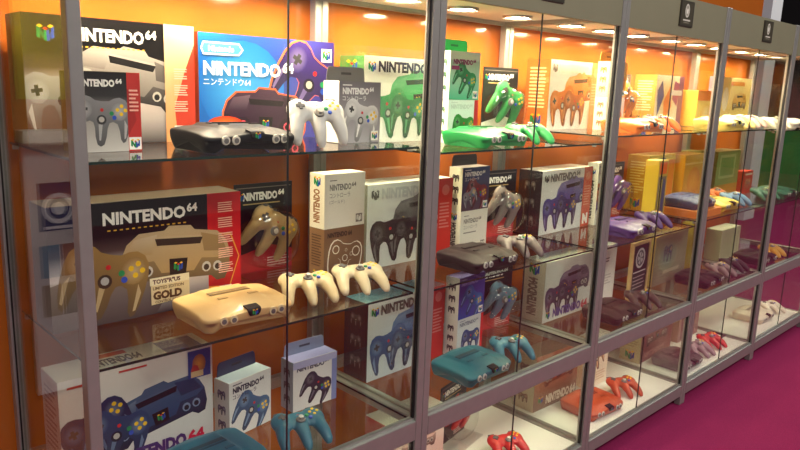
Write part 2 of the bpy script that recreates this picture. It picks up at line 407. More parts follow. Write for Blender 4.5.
# ------------------------------------------------------------------ packaged boxes
def carton_box(name, label, lf, z, w, h, d, rz, front, left=None, top=None, fart=None, lart=None, tab=None, group=None, cat='box', tart=None):
    """lf: world x,y of the lower left corner of the front face; rz degrees"""
    r = math.radians(rz); cx = lf[0]+math.cos(r)*w/2-math.sin(r)*d/2; cy = lf[1]+math.sin(r)*w/2+math.cos(r)*d/2
    t = thing(name, label, cat, (cx, cy, z+.0005), r, group or ('console boxes in the cabinets' if name == 'console_box' else 'controller boxes in the cabinets'))
    mb = MB().box(-w/2, w/2, -d/2, d/2, 0, h, dict(front=front, left=left or front, right=left or front, top=top or front, bottom=(120, 110, 100), back=left or front))
    bevel(part('carton', mb, PRINT, t), .0015, 1)
    if fart:
        p = Print(w/h); fart(p, w/h); link('front_print', p.mesh('front_print', lambda u, v, e: (-w/2+u, -d/2-e, v), h), t)
    if lart:
        p = Print(d/h); lart(p, d/h); link('side_print', p.mesh('side_print', lambda u, v, e: (-w/2-e, d/2-u, v), h), t)
    if tart:
        p = Print(w/d); tart(p, w/d); link('top_print', p.mesh('top_print', lambda u, v, e: (-w/2+u, -d/2+v, h+e), d), t)
    if tab:
        mb = MB(); n = 8; y = d/2-.004; hh = .042
        pts = [(-w*.46, h), (w*.46, h), (w*.44, h+hh*.8), (w*.4, h+hh), (-w*.4, h+hh), (-w*.44, h+hh*.8)]
        fr = [(x, y-.001, zz) for x, zz in pts]; bk = [(x, y+.001, zz) for x, zz in pts]
        mb.rings([fr, bk], smooth=False, col=tab); mb.box(-w*.12, w*.12, y-.0016, y-.001, h+hh*.45, h+hh*.62, dict(all=mixc(tab, BK, .5)))
        part('hang_tab', mb, PRINT, t)
    return t

# ------------------------------------------------------------------ game controller
def remesh(mb, voxel, smooth=6, ratio=None):
    me = mb.mesh('tmp', []); o = link('tmp', me)
    a = o.modifiers.new('r', 'REMESH'); a.mode = 'VOXEL'; a.voxel_size = voxel; a.use_smooth_shade = True
    s = o.modifiers.new('s', 'SMOOTH'); s.iterations = smooth; s.factor = .5
    if ratio: d = o.modifiers.new('d', 'DECIMATE'); d.ratio = ratio
    dg = bpy.context.evaluated_depsgraph_get(); out = bpy.data.meshes.new_from_object(o.evaluated_get(dg))
    bpy.data.objects.remove(o); bpy.data.meshes.remove(me)
    out.polygons.foreach_set('use_smooth', [True]*len(out.polygons)); out.materials.clear()
    return out
def ellipsoid(mb, c, r, n=16, k=8):
    R = []
    for q in range(1, k):
        t = -PI/2+PI*q/k
        R.append([(c[0]+r[0]*math.cos(t)*math.cos(2*PI*j/n), c[1]+r[1]*math.cos(t)*math.sin(2*PI*j/n), c[2]+r[2]*math.sin(t)) for j in range(n)])
    mb.rings(R)
def tube(mb, pts, rad, n=12, squash=1.):
    R = []
    for i, (q, r) in enumerate(zip(pts, rad)):
        a = Vector(pts[max(0, i-1)]); b = Vector(pts[min(len(pts)-1, i+1)]); d = (b-a).normalized()
        x = d.cross(Vector((0, 0, 1))).normalized(); y = x.cross(d)
        R.append([Vector(q)+x*r*math.cos(2*PI*j/n)+y*r*squash*math.sin(2*PI*j/n) for j in range(n)])
    mb.rings(R)
def controller_body():
    mb = MB()
    ellipsoid(mb, (0, .018, .043), (.068, .036, .017))
    for s in (-1, 1):
        ellipsoid(mb, (s*.050, .018, .044), (.037, .041, .020))
        tube(mb, [(s*.050, .02, .042), (s*.060, -.012, .040), (s*.067, -.045, .031), (s*.069, -.070, .020), (s*.069, -.081, .013)], [.024, .0225, .0185, .0142, .0075], squash=.92)
        tube(mb, [(s*.03, .046, .046), (s*.052, .05, .047), (s*.072, .042, .044)], [.008, .010, .007])
    tube(mb, [(0, .02, .04), (0, -.02, .042), (0, -.05, .035), (0, -.078, .022), (0, -.092, .014)], [.025, .022, .0185, .0147, .0075], squash=.92)
    return remesh(mb, .0028, 4, .45)
CTRL_BODY = controller_body()
_parts = {}
def cached(key, build):
    if key not in _parts: _parts[key] = build()
    return _parts[key]
def plastic(col, clear=False):
    return mat('plastic_%d_%d_%d' % tuple(col), col, .42, coat=.12) if max(col) > 60 else mat('plastic_%d_%d_%d' % tuple(col), col, .5, spec=.22)
SB = dict(grey=(70, 70, 74), A=(44, 84, 190), B=(30, 140, 84), C=(244, 196, 40), S=(200, 36, 40))
def add_controller_parts(root, col, M=Matrix.Identity(4), buttons=True, cbtn=None):
    """adds the body and controls of a controller under ROOT; M: placement inside ROOT"""
    me = cached(('body', tuple(col)), lambda: (lambda x: (x.materials.append(plastic(col)), x)[1])(CTRL_BODY.copy()))
    def put(n, mesh, off=(0, 0, 0), par=None):
        o = link(n, mesh, root); o.matrix_local = M @ Matrix.Translation(off); return o
    body = put('controller_body', me)
    if not buttons: return body
    put('stick_base', cached('sb', lambda: MB().cyl((0, 0, 0), .0155, (0, 0, 1), .004, 18, .012).mesh('stick_base', plastic((120, 118, 116)))), (0, -.004, .0625))
    put('control_stick', cached('cs', lambda: MB().cyl((0, 0, 0), .004, (0, 0, 1), .009, 10).cyl((0, 0, .009), .0085, (0, 0, 1), .003, 14, .0075).mesh('control_stick', plastic((196, 192, 186)))), (0, -.004, .064))
    put('direction_pad', cached('dp', lambda: MB().box(-.013, .013, -.0045, .0045, 0, .005).box(-.0045, .0045, -.013, .013, 0, .0052).mesh('direction_pad', plastic((88, 88, 92)))), (-.050, .022, .061))
    cb = lambda k, r: cached('b'+k, lambda: MB().cyl((0, 0, 0), r, (0, 0, 1), .003, 12).dome((0, 0, .003), r, (0, 0, 1), 12, 3, .25).mesh('round_button', plastic(SB[k])))
    put('round_button', cb('B', .0062), (.026, .014, .0585)); put('round_button', cb('A', .0062), (.034, .0, .0595)); put('round_button', cb('S', .0048), (0, .022, .0565))
    for x, y in ((.052, .036), (.052, .012), (.040, .024), (.064, .024)): put('round_button', cb('C', .0052), (x, y, .0595))
    for s in (-1, 1):
        put('shoulder_button', cached(('sh', s), lambda: bm_round_box(.032, .012, .009, plastic((90, 90, 94)))), (s*.052, .053, .050))
    return body
def bm_round_box(w, d, h, mt, r=.003):
    bm = bmesh.new(); bmesh.ops.create_cube(bm, size=1); bmesh.ops.scale(bm, vec=(w, d, h), verts=bm.verts)
    bmesh.ops.bevel(bm, geom=bm.edges[:], offset=r, segments=2, affect='EDGES'); me = bpy.data.meshes.new('rb'); bm.to_mesh(me); bm.free()
    me.materials.append(mt); return me
S = 1.01      # size of the goods against their nominal size
def controller(label, x, y, z, rz, col, tilt=11., group=None, buttons=True):
    t = thing('game_controller', label, 'controller', (x, y, z+.001), math.radians(rz), group or 'loose controllers on the shelves')
    M = Matrix.Rotation(math.radians(tilt), 4, 'X') @ Matrix.Scale(.94, 4)
    M = Matrix.Translation((0, 0, -min((M @ v.co).z for v in CTRL_BODY.vertices))) @ M
    add_controller_parts(t, col, M, buttons)
    # rest the lowest points on the shelf: body is raised on its grips, chin forward
    return t

# ------------------------------------------------------------------ games console
def console_body():
    mb = MB(); n = 56; X, Y = .130, .096
    def outline(th, s):
        c, sn = math.cos(th), math.sin(th); e = 2/9
        x = X*s*math.copysign(abs(c)**e, c); y = Y*s*math.copysign(abs(sn)**e, sn)
        if y < 0: y -= .008*math.cos(PI*x/(2*X))*s       # front bows forward
        return x, y
    def ztop(x, y):
        z = .055
        k = max(0, 1-max(0, abs(x)-.056)/.014); k = k*k*(3-2*k); z += .007*k*(1-max(0, (-y-.03)/.07)*.9)
        e = max(0, (abs(x)-.075)/.05); z -= .006*e*e
        fr = max(0, (-y-.035)/.06); z -= .017*min(1, fr)**1.5*(1-.45*k)
        bk = max(0, (y-.07)/.03); z -= .008*bk
        return z
    R = []
    for zf, s in ((0, .93), (.006, .95), (.016, .975), (.026, .995), (.036, 1.0), (.046, 1.0)):
        ring = []
        for j in range(n):
            x, y = outline(2*PI*j/n, s)
            cor = min(1, max(0, (abs(x)/X-.55)/.25))*min(1, max(0, (abs(y)/Y-.35)/.3))
            z = zf+(1-cor)*max(0, .021-zf*.9) if zf < .02 else zf
            if zf > .03: z = min(zf, ztop(x, y)-(.0045 if zf > .04 else .010))
            ring.append((x, y, z))
        R.append(ring)
    for s in (.993, .980, .94, .88, .8, .72, .64, .57, .52, .47, .42, .36, .28, .18, .05):
        R.append([(lambda q: (q[0], q[1], ztop(*q)-(.0014 if s > .99 else 0)))(outline(2*PI*j/n, s)) for j in range(n)])
    mb.rings(R)
    return mb.mesh('console_body', [])
CON_BODY = console_body()
def console(label, x, y, z, rz, col, group=None, dark=None, port=(196, 194, 188), detail=True):
    t = thing('game_console', label, 'console', (x, y, z+.001), math.radians(rz), group or 'loose consoles on the shelves')
    t.scale = (S, S, S)
    link('console_body', cached(('con', tuple(col)), lambda: (lambda q: (q.materials.append(plastic(col)), q)[1])(CON_BODY.copy())), t)
    if not detail: return t
    dk = plastic(mixc(col, BK, .42)); lk = plastic(mixc(col, BK, .14))
    key = tuple(col)
    link('cartridge_slot', cached(('slot', key), lambda: bm_round_box(.118, .030, .006, dk, .0025)), t, (0, .020, .0605))
    link('slot_flap', cached(('flap', key), lambda: bm_round_box(.106, .008, .005, lk, .002)), t, (0, .012, .0628))
    for s in (-1, 1):
        link('top_switch', cached(('sw', key), lambda: bm_round_box(.030, .015, .007, lk, .0025)), t, (s*.043, -.026, .0605))
    # hanging badge plate on the nose
    def plate():
        mb = MB(); pr = [(-.080, .0505), (-.090, .0488), (-.1015, .0465), (-.1055, .042), (-.1062, .034), (-.1055, .030)]
        R = []
        for yy, zz in pr:
            wd = .0185-.010*abs((zz-.046)/.018)**3
            R.append([(-wd, yy, zz), (wd, yy, zz), (wd, yy-.002, zz+.003), (-wd, yy-.002, zz+.003)])
        mb.rings(R, smooth=False); return mb.mesh('badge_plate', plastic((22, 20, 22)))
    b = link('badge_plate', cached('plate', plate), t)
    def em():
        p = Print(); emblem(p, 0, 0, 1.); return p.mesh('emblem', lambda u, v, e: (u, -.1088-e, .040+v), .017)
    link('emblem', cached('em', em), b)
    for px in (-.082, -.056, .056, .082):
        o = link('controller_port', cached(('port', port), lambda: MB().cyl((0, 0, 0), .0112, (0, -1, 0), .0035, 16, .0102).mesh('controller_port', plastic(port))), t, (px, -.0985 if abs(px) > .07 else -.1005, .030))
        link('socket', cached('sock', lambda: MB().cyl((0, -.0036, -.001), .0064, (0, -1, 0), .0010, 12).mesh('socket', plastic((96, 92, 92)))), o)
    return t

# ------------------------------------------------------------------ controller in a clear hanging pack
def blister(label, lf, z, w, h, rz, col, card=(28, 24, 26), low=(196, 44, 40), crot=-24, group=None, cy=.40):
    r = math.radians(rz); d = .10; cx = lf[0]+math.cos(r)*w/2-math.sin(r)*d/2; cyy = lf[1]+math.sin(r)*w/2+math.cos(r)*d/2
    t = thing('blister_pack', label, 'blister pack', (cx, cyy, z+.0005), r, group or 'blister packed controllers')
    mb = MB().box(-w/2, w/2, d/2-.004, d/2, 0, h, dict(all=card)); part('backing_card', mb, PRINT, t)
    p = Print(w/h); a = w/h
    p.rect(0, 0, a, 1, card); p.poly([(0, 0), (a, 0), (a, .22), (a*.6, .3), (0, .2)], low)
    p.rect(a*.03, .95, a*.97, .96, (120, 110, 100)); title(p, a*.14, .82, .085, WH, a*.74); p.lines(a*.14, .76, a*.8, .79, 1, (200, 170, 110))
    emblem(p, a*.10, .86, .09); p.lines(a*.55, .04, a*.95, .16, 4, (250, 210, 200))
    link('card_print', p.mesh('card_print', lambda u, v, e: (-w/2+u, d/2-.004-e, v), h), t)
    # flange tray at the bottom that makes the pack stand
    part('stand_flange', MB().box(-w*.48, w*.48, -d/2, d/2-.0062, 0, .004), DOME, t)
    M = Matrix.Translation((0, d/2-.012, max(cy*h, .135))) @ Matrix.Rotation(PI/2, 4, 'X') @ Matrix.Rotation(math.radians(crot), 4, 'Z') @ Matrix.Diagonal((1.06, 1.06, .80, 1.)) @ Matrix.Translation((0, .012, -.003))
    add_controller_parts(t, col, M)
    # dome
    mb = MB(); R = []; n = 28; rx, rz_ = w*.475, h*.34
    for s_, yy in ((1.0, d/2-.0062), (.985, d/2-.03), (.96, d/2-.055), (.90, d/2-.073), (.78, d/2-.086), (.5, d/2-.092), (.15, d/2-.094)):
        R.append([(rx*s_*math.copysign(abs(math.cos(2*PI*j/n))**.8, math.cos(2*PI*j/n)), yy, cy*h+rz_*s_*math.copysign(abs(math.sin(2*PI*j/n))**.8, math.sin(2*PI*j/n))) for j in range(n)])
    mb.rings(R, cap0=False); part('clear_dome', mb, DOME, t)
    return t

# ================================================================== SETTING
FZ = -.058
struct('floor', MB().box(-6, 18, -6, 12, FZ-.05, FZ), CARPET)
struct('wall_back', MB().box(-3.5, 4.98, .60, .68, FZ, 2.6), ORANGE)

# ================================================================== CABINETS
XL = [0, 1.0, 2.017, 2.963, 3.917, 4.871]
S1 = [1.347, 1.326, 1.352, 1.352, 1.34]; S2 = [.908, .900, .890, .905, .895]; SM = .498; SB_ = .052
PW = .0275; D = .575; ZH0, ZH1 = 1.767, 1.93
holds = ['glass display cabinet holding the gold console and blue console box', 'glass display cabinet holding the clear green and teal consoles', 'glass display cabinet holding the grape purple console and framed sign', 'glass display cabinet holding yellow boxes and the navy blue console', 'end glass display cabinet holding the bottle green console']
for i in range(5):
    a, b = XL[i]-PW, XL[i+1]-PW       # outer left, outer right
    t = thing('display_cabinet', holds[i], 'cabinet', ((a+b)/2, D/2, FZ), 0, 'row of lit glass cabinets')
    ox, oy = (a+b)/2, D/2
    def P(name, mb, mt, par=None):
        me = mb.mesh(name, mt); me.transform(Matrix.Translation((-ox, -oy, -FZ))); return link(name, me, par or t)
    li, ri = a+PW, b-PW
    g = .0006
    for x0, x1 in ((a+g, li), (ri, b-g)):
        for y0, y1 in ((0, .032), (D-.032, D)):
            bevel(P('post', MB().box(x0, x1, y0, y1, FZ+.001, ZH1), ALU), .003, 2)
    # header: front panel, ceiling, side and back panels
    hd = P('header_panel', MB().box(li, ri, .004, .022, ZH0, ZH1-.004), ALU_P)
    P('ceiling_panel', MB().box(li, ri, .022, D-.022, ZH0+.036, ZH0+.048), CEIL)
    P('top_panel', MB().box(li, ri, .022, D-.022, ZH1-.016, ZH1-.006), ALU_P)
    for x0, x1 in ((a+.004, li-.004), (ri+.004, b-.004)): P('side_rail', MB().box(x0, x1, .032, D-.032, ZH0+.02, ZH1-.004), ALU)
    P('back_rail', MB().box(li, ri, D-.022, D-.004, ZH0+.02, ZH1-.004), ALU)
    # badge plate with pale crest
    cx = (li+ri)/2+(.03 if i else 0); p = Print()
    p.rect(0, 0, 1.15, 1, (52, 48, 36)); p.rect(.06, .06, 1.09, .94, (64, 60, 44))
    p.ell(.575, .62, .20, .28, (206, 204, 190), 20); p.ell(.575, .62, .15, .22, (150, 148, 132), 16); p.poly([(.5, .5), (.65, .5), (.69, .74), (.575, .66), (.46, .74)], (222, 220, 206))
    p.rect(.24, .2, .91, .26, (206, 204, 190)); p.lines(.3, .1, .85, .16, 1, (140, 136, 118))
    pl = P('header_plate', MB().box(cx-.0625, cx+.0625, -.0005, .004, 1.808, 1.913, dict(all=(52, 48, 36))), PRINTM)
    me = p.mesh('plate_print', lambda u, v, e: (cx-.0585+u-ox, -.0008-e-oy, 1.811+v-FZ), .1); link('plate_print', me, pl)
    # rails
    bevel(P('middle_rail', MB().box(li, ri, 0, .030, SM-.066, SM), ALU), .003, 2)
    P('door_track', MB().box(li, ri, .010, .0255, SM, SM+.008), ALU)
    bevel(P('bottom_rail', MB().box(li, ri, 0, .030, -.008, SB_), ALU), .003, 2)
    P('door_track', MB().box(li, ri, .010, .0255, SB_, SB_+.008), ALU)
    P('back_rail', MB().box(li, ri, D-.03, D-.004, SM-.04, SM), ALU)
    P('base_board', MB().box(li, ri, .030, D-.004, SB_-.03, SB_-.001), WHITE)
    for x0, x1 in ((a+.004, li), (ri, b-.004)):
        for zz in (SM, SB_): bevel(P('side_rail', MB().box(x0, x1, .032, D-.032, zz-.03, zz+.004), ALU), .003, 1)
    # glass: doors in two sliding panes, sides, back
    xm = li+.455*(ri-li)/.92
    for z0, z1 in ((SM+.008, ZH0), (SB_+.008, SM-.066)):
        for x0, x1, y0, pull in ((li, xm+.012, .020, 1), (xm-.006, ri, .012, 0)):
            dr = P('glass_door', MB().box(x0+.001, x1-.001, y0, y0+.004, z0, z1), GLASS)
            e = x1 if pull else x0
            # ground dark edge of the overlapping pane, end seals by the posts
            P('edge_strip', MB().box(x1-.003, x1, y0-.0005, y0+.0045, z0, z1) if pull else MB().box(ri-.007, ri-.0005, .009, .019, z0, z1), SEAL, dr)
            if pull: P('edge_strip', MB().box(li, li+.004, y0-.0005, y0+.0045, z0, z1), SEAL, dr)
    for x0 in (a+.012, b-.016):
        P('side_glass', MB().box(x0, x0+.004, .032, D-.032, SM+.004, ZH0+.02), GLASS)
        P('side_glass', MB().box(x0, x0+.004, .032, D-.032, SB_+.004, SM-.03), GLASS)
    if i == 0: P('rear_seal', MB().box(a+.006, a+.010, D-.034, D-.030, SB_, ZH0), SEAL)
    # shelves
    for zz in (S1[i], S2[i], SM):
        sh = P('glass_shelf', MB().box(li+.003, ri-.003, .034, D-.035, zz-.006, zz), SHELF)
        P('polished_edge', MB().box(li+.003, ri-.003, .0325, .034, zz-.006, zz), SHEDGE, sh)
        P('polished_edge', MB().box(ri-.003, ri-.0022, .034, D-.035, zz-.006, zz), SHEDGE, sh)
        P('polished_edge', MB().box(li+.0022, li+.003, .034, D-.035, zz-.006, zz), SHEDGE, sh)
        if zz != SM:
            for xx in (li, ri-.012):
                for yy in (.06, D-.075): P('shelf_clip', MB().box(xx, xx+.012, yy, yy+.012, zz-.016, zz-.0065), ALU)
    # downlights
    zc = ZH0+.036
    for k, xx in enumerate((.16, .46, .78)):
        lx = li+xx*(ri-li)/.945; ly = .36
        dl = P('downlight', MB().cyl((lx, ly, zc-.010), .056, (0, 0, 1), .010, 24, .060, cap0=False, cap1=False).cyl((lx, ly, zc-.010), .056, (0, 0, 1), .006, 24, .046, cap0=False), ALU)
        P('bulb', MB().cyl((lx, ly, zc-.0055), .045, (0, 0, 1), .003, 20), LAMP, dl)
    # added glowing strip hidden behind the middle rail to brighten the floor compartment
    ls = P('added_fill_strip', MB().box(li+.05, ri-.05, .034, .050, SM-.052, SM-.040), ALU)
    P('fill_strip_emitter', MB().box(li+.06, ri-.06, .036, .048, SM-.055, SM-.052), FILL_GLOW, ls)
# ================================================================== GOODS
GB = 'controllers lying on the shelves'
def ctl(label, x, y, z, rz, col, **k): return controller(label, x, y, z, rz, col, **k)
# ---- cabinet 1, top shelf
z = S1[0]
carton_box('console_box', 'black and orange game console box with a grey console picture', (.008, .402), z, .425, .306, .12, 0, BK, (120, 104, 40), (60, 56, 50),
    lambda p, a: art_us(p, a, (128, 122, 120), (190, 188, 184)))
carton_box('controller_box', 'small black and grey controller box in front of the black console box', (.040, .205), z, .155, .178, .06, 0, (60, 58, 58), (120, 104, 40), (40, 38, 38), art_us_ctrl)
carton_box('console_box', 'blue and purple game console box with katakana lettering', (.452, .414), z, .465, .296, .125, -1, (40, 110, 205), (226, 92, 40), (50, 120, 200), art_jp_blue, side_text((60, 20, 60), (226, 92, 40)))
carton_box('controller_box', 'grey controller box with white side and raised flap beside the white controller', (.772, .195), z, .165, .178, .07, 2, (150, 146, 152), (244, 240, 232), (120, 116, 118),
    lambda p, a: art_ctrl_jp(p, a, (176, 172, 178), (226, 224, 226), (230, 228, 226), (110, 104, 110)), tab=(110, 108, 106))
console('charcoal black game console in front of the blue and purple box', .415, .170, z, 2, (22, 20, 23), port=(196, 190, 180))
ctl('pale grey game controller propped upright beside the black console', .648, .150, z, -16, (190, 188, 186), tilt=46)
# ---- cabinet 1, middle shelf
z = S2[0]
carton_box('console_box', 'black and red game console box with gold console and GOLD lettering', (.004, .302), z, .508, .306, .12, 0, BK, (60, 56, 60), (70, 60, 50),
    lambda p, a: art_us(p, a, (176, 146, 96), (170, 134, 74), True))
blister('clear blister pack holding a gold controller beside the gold console box', (.610, .405), z, .215, .290, 0, (190, 160, 108), crot=-28)
carton_box('controller_box', 'brown card controller box with white line drawing', (.772, .255), z, .165, .172, .07, 2, (122, 92, 66), (150, 118, 88), (120, 96, 70), art_ctrl_line, side_lines((140, 106, 76), (90, 66, 46)))
carton_box('controller_box', 'cream controller box stacked on the brown line drawing box', (.771, .254), z+.1730, .164, .168, .07, 2, (226, 220, 202), (236, 226, 206), (220, 214, 198), lambda p, a: art_ctrl_plain(p, a, '(ゴールド)'), side_text((150, 100, 60), (236, 226, 206), 'NINTENDO'))
console('gold game console on the middle shelf', .405, .165, z, 0, (196, 158, 106), port=(214, 190, 150), dark=(120, 96, 60))
ctl('gold trimmed cream controller beside the gold console', .650, .175, z, -22, (200, 176, 136))
ctl('pale gold controller in front of the brown controller box', .835, .165, z, -20, (216, 196, 162))
# ---- cabinet 1, lower shelf
z = SM
carton_box('console_box', 'white console box with dark blue console and picture corner', (.006, .305), z, .412, .285, .12, 0, (226, 222, 214), (214, 200, 192), (222, 216, 204), art_teal, side_lines((206, 190, 186), (150, 120, 130)),
    tart=lambda p, a: (p.rect(0, 0, a, 1, (226, 216, 200)), p.text('NINTENDO64', a*.22, .3, .36, (90, 84, 100), bold=.04, maxw=a*.34), p.rect(a*.22, .72, a*.5, .95, (206, 80, 60)), p.rect(a*.7, .1, a*.95, .9, (70, 80, 130))))
carton_box('controller_box', 'white controller box with ice blue controller and raised flap by the blue console', (.446, .262), z, .160, .172, .065, 10, (228, 224, 216), (198, 186, 182), (190, 204, 220),
    lambda p, a: art_ctrl_jp(p, a, (214, 212, 208), (62, 104, 146), (40, 40, 60), rot=-30, box=False), side_ctrls((200, 190, 186), (90, 80, 110)), tab=(36, 52, 86))
carton_box('controller_box', 'clear sleeved controller box with dark controller and lilac edge', (.682, .285), z, .172, .165, .065, 0, (206, 202, 206), (120, 130, 150), (150, 150, 200),
    lambda p, a: (art_ctrl_jp(p, a, (212, 208, 206), (50, 44, 66), (60, 60, 80), rot=-30, jp=None, box=False, big=.7), p.rect(a*.88, 0, a, 1, (120, 130, 180)), p.rect(0, .86, a, 1, (170, 170, 206))), side_ctrls((130, 140, 156), (30, 34, 50)), tab=(140, 150, 176))
console('clear blue game console in front of the picture corner box', .325, .152, z, 4, (24, 88, 112), dark=(12, 50, 66))
ctl('ice blue game controller on the lower shelf in front of the clear sleeved box', .605, .145, z, -14, (44, 106, 128))
# ---- cabinet 2, top shelf
z = S1[1]
carton_box('console_box', 'white console box with clear green console', (1.010, .365), z, .42, .285, .12, 2, WH, (206, 226, 200), (210, 226, 206),
    lambda p, a: art_console_box(p, a, (40, 160, 84), corner=(60, 130, 80)), side_text((40, 120, 60), (70, 130, 70)))
carton_box('controller_box', 'white controller box with green controller under the clear green one', (1.310, .262), z, .165, .150, .06, 2, WH, (236, 240, 226), (220, 226, 214),
    lambda p, a: (art_ctrl_jp(p, a, (244, 246, 238), (50, 150, 50), (220, 220, 214), big=.8, rot=-8, jp=None, box=False, cy=.34), p.rect(a*.86, .3, a, 1, RED)), side_ctrls((236, 240, 226), (50, 110, 60)))
carton_box('controller_box', 'teal green controller box with raised flap stacked on a white one', (1.309, .262), z+.151, .165, .165, .06, 2, (70, 170, 120), (240, 246, 238), (90, 170, 120),
    lambda p, a: (p.poly([(0, 0), (a, 0), (a, 1), (0, 1)], vgrad((80, 180, 140), (226, 236, 226))), p.rect(0, .82, a, 1, (240, 244, 238)), art_controller(p, a*.5, .42, .72, -30, (40, 150, 90)), title(p, a*.1, .74, .1, (150, 40, 110), a*.8), p.rect(a*.05, .62, a*.3, .7, (170, 50, 120)), emblem(p, a*.87, .11, .13, WH)), side_ctrls((240, 244, 236), (40, 90, 60)), tab=(40, 160, 90))
console('clear green game console on the top shelf', 1.375, .145, z, 2, (24, 150, 72), dark=(16, 110, 50))
ctl('bright green game controller beside the clear green console', 1.614, .145, z, -25, (28, 156, 76))
blister('clear blister pack holding a green controller', (1.725, .365), z, .215, .280, -3, (52, 150, 76), card=(30, 32, 28), low=(210, 220, 200))
# ---- cabinet 2, middle shelf
z = S2[1]
carton_box('console_box', 'white console box with black console and controllers', (1.008, .330), z, .42, .290, .12, 0, (232, 230, 224), (150, 146, 140), (200, 196, 188),
    lambda p, a: art_console_box(p, a, (52, 50, 54), bg=(240, 238, 232), bgb=(206, 204, 200), ink=(206, 206, 206), tcol=(90, 88, 84), strip=(206, 50, 34)), side_text((230, 226, 220), (120, 116, 110)))
carton_box('controller_box', 'white lettered controller box under the black and maroon one', (1.455, .305), z, .165, .160, .065, 2, (226, 222, 210), (234, 228, 214), (220, 214, 200), art_ctrl_plain, side_text((70, 60, 56), (234, 228, 214)))
carton_box('controller_box', 'black and maroon controller box with dark flap stacked on the lettered one', (1.455, .305), z+.161, .165, .165, .065, 2, (50, 44, 62), (230, 222, 206), (120, 110, 110),
    lambda p, a: (art_ctrl_jp(p, a, (90, 70, 80), (140, 60, 66), (236, 230, 226), (52, 66, 110), rot=-24), art_controller(p, a*.3, .3, .5, 20, (150, 150, 156))), side_ctrls((234, 226, 206), (60, 40, 40)), tab=(40, 34, 34))
console('smoke grey clear game console on the middle shelf', 1.385, .155, z, 2, (46, 38, 40), dark=(36, 30, 32))
ctl('smoke grey clear controller beside the smoke grey console', 1.632, .165, z, -25, (100, 88, 88))
blister('clear blister pack holding a smoke grey controller', (1.705, .330), z, .222, .285, -3, (142, 132, 126), low=(200, 60, 56))
# ---- cabinet 2, lower shelf
z = SM
carton_box('console_box', 'white console box with ice blue console and controllers', (1.008, .310), z, .40, .285, .12, 2, (226, 226, 222), (50, 46, 62), (120, 190, 220),
    lambda p, a: art_console_box(p, a, (52, 96, 150), bg=(232, 232, 226), bgb=(196, 204, 210), ink=(96, 90, 88), strip=(190, 46, 38)), side_ctrls((44, 40, 56), (96, 90, 100)))
carton_box('controller_box', 'white controller box with navy controller under the violet box', (1.425, .265), z, .165, .150, .065, 4, (206, 204, 202), (214, 206, 206), (200, 196, 196),
    lambda p, a: (art_ctrl_jp(p, a, (206, 206, 204), (46, 70, 124), (130, 130, 140), jp=None, box=False, rot=-6, cy=.36), p.rect(a*.9, 0, a, 1, RED)), side_ctrls((214, 206, 206), (60, 50, 70)))
carton_box('controller_box', 'violet controller box stacked on the navy controller box', (1.424, .265), z+.151, .165, .165, .065, 4, (62, 56, 150), (214, 208, 212), (150, 140, 220),
    lambda p, a: art_ctrl_jp(p, a, (46, 70, 160), (60, 110, 190), (150, 150, 210), (80, 60, 150), rot=-34, jp=None), side_ctrls((216, 208, 210), (60, 50, 70)))
console('teal clear game console on the lower shelf', 1.370, .142, z, 3, (22, 98, 114), dark=(16, 66, 80))
ctl('teal clear controller beside the teal console', 1.610, .152, z, -25, (46, 112, 134))
blister('clear blister pack holding a pale blue controller', (1.690, .305), z, .222, .285, -3, (86, 120, 140), low=(196, 60, 50))
# ---- cabinet 2, floor compartment
z = SB_
carton_box('console_box', 'pale pink console box standing on the white base board', (1.06, .25), z, .30, .285, .12, 0, (228, 210, 196), (196, 60, 44), (230, 220, 206), lambda p, a: (p.rect(0, 0, a, 1, (232, 216, 204)), art_console(p, a*.55, .6, a*.6, 0, (220, 190, 176)), p.rect(a*.8, .05, a*.95, .2, (230, 180, 170))))
blister('clear blister pack holding a red controller', (1.50, .285), z, .215, .262, 12, (196, 58, 52), low=(60, 40, 44))
ctl('watermelon red controller on the white base board', 1.665, .175, z, -20, (186, 40, 36))
console('watermelon red game console on the white base board', 1.36, .145, z, 0, (186, 44, 40), dark=(110, 26, 24))
# ---- cabinet 3, top shelf
z = S1[2]
OR = (236, 120, 30)
carton_box('console_box', 'white console box with fire orange console', (2.055, .365), z, .42, .30, .12, 2, WH, (226, 150, 90), (240, 220, 200),
    lambda p, a: art_console_box(p, a, (240, 130, 40), ink=(250, 236, 220), tcol=(120, 110, 90), strip=(240, 150, 90)), side_lines((216, 104, 40), (250, 200, 150)))
carton_box('controller_box', 'orange and white controller box under the yellow one', (2.36, .262), z, .165, .150, .06, 2, (250, 236, 214), (246, 230, 206), (240, 220, 190),
    lambda p, a: art_ctrl_jp(p, a, (250, 238, 220), (240, 130, 40), (220, 160, 110), jp=None, box=False, cy=.36), side_ctrls((246, 232, 210), (200, 110, 50)))
carton_box('controller_box', 'yellow controller box with raised flap stacked on the orange and white one', (2.36, .262), z+.151, .165, .155, .06, 2, (250, 206, 70), (246, 226, 170), (246, 206, 90),
    lambda p, a: art_ctrl_jp(p, a, (250, 200, 60), (236, 140, 40), (255, 246, 220), (252, 222, 110), jp=None), side_ctrls((246, 226, 180), (200, 120, 50)), tab=(236, 170, 40))
console('fire orange game console on the top shelf', 2.400, .150, z, 2, OR, dark=(180, 80, 16))
ctl('fire orange controller beside the orange console on the top shelf', 2.650, .155, z, -25, (240, 110, 30))
blister('clear blister pack holding an orange controller', (2.678, .325), z, .225, .265, 6, (238, 140, 60), card=(70, 66, 60), low=(240, 200, 120))
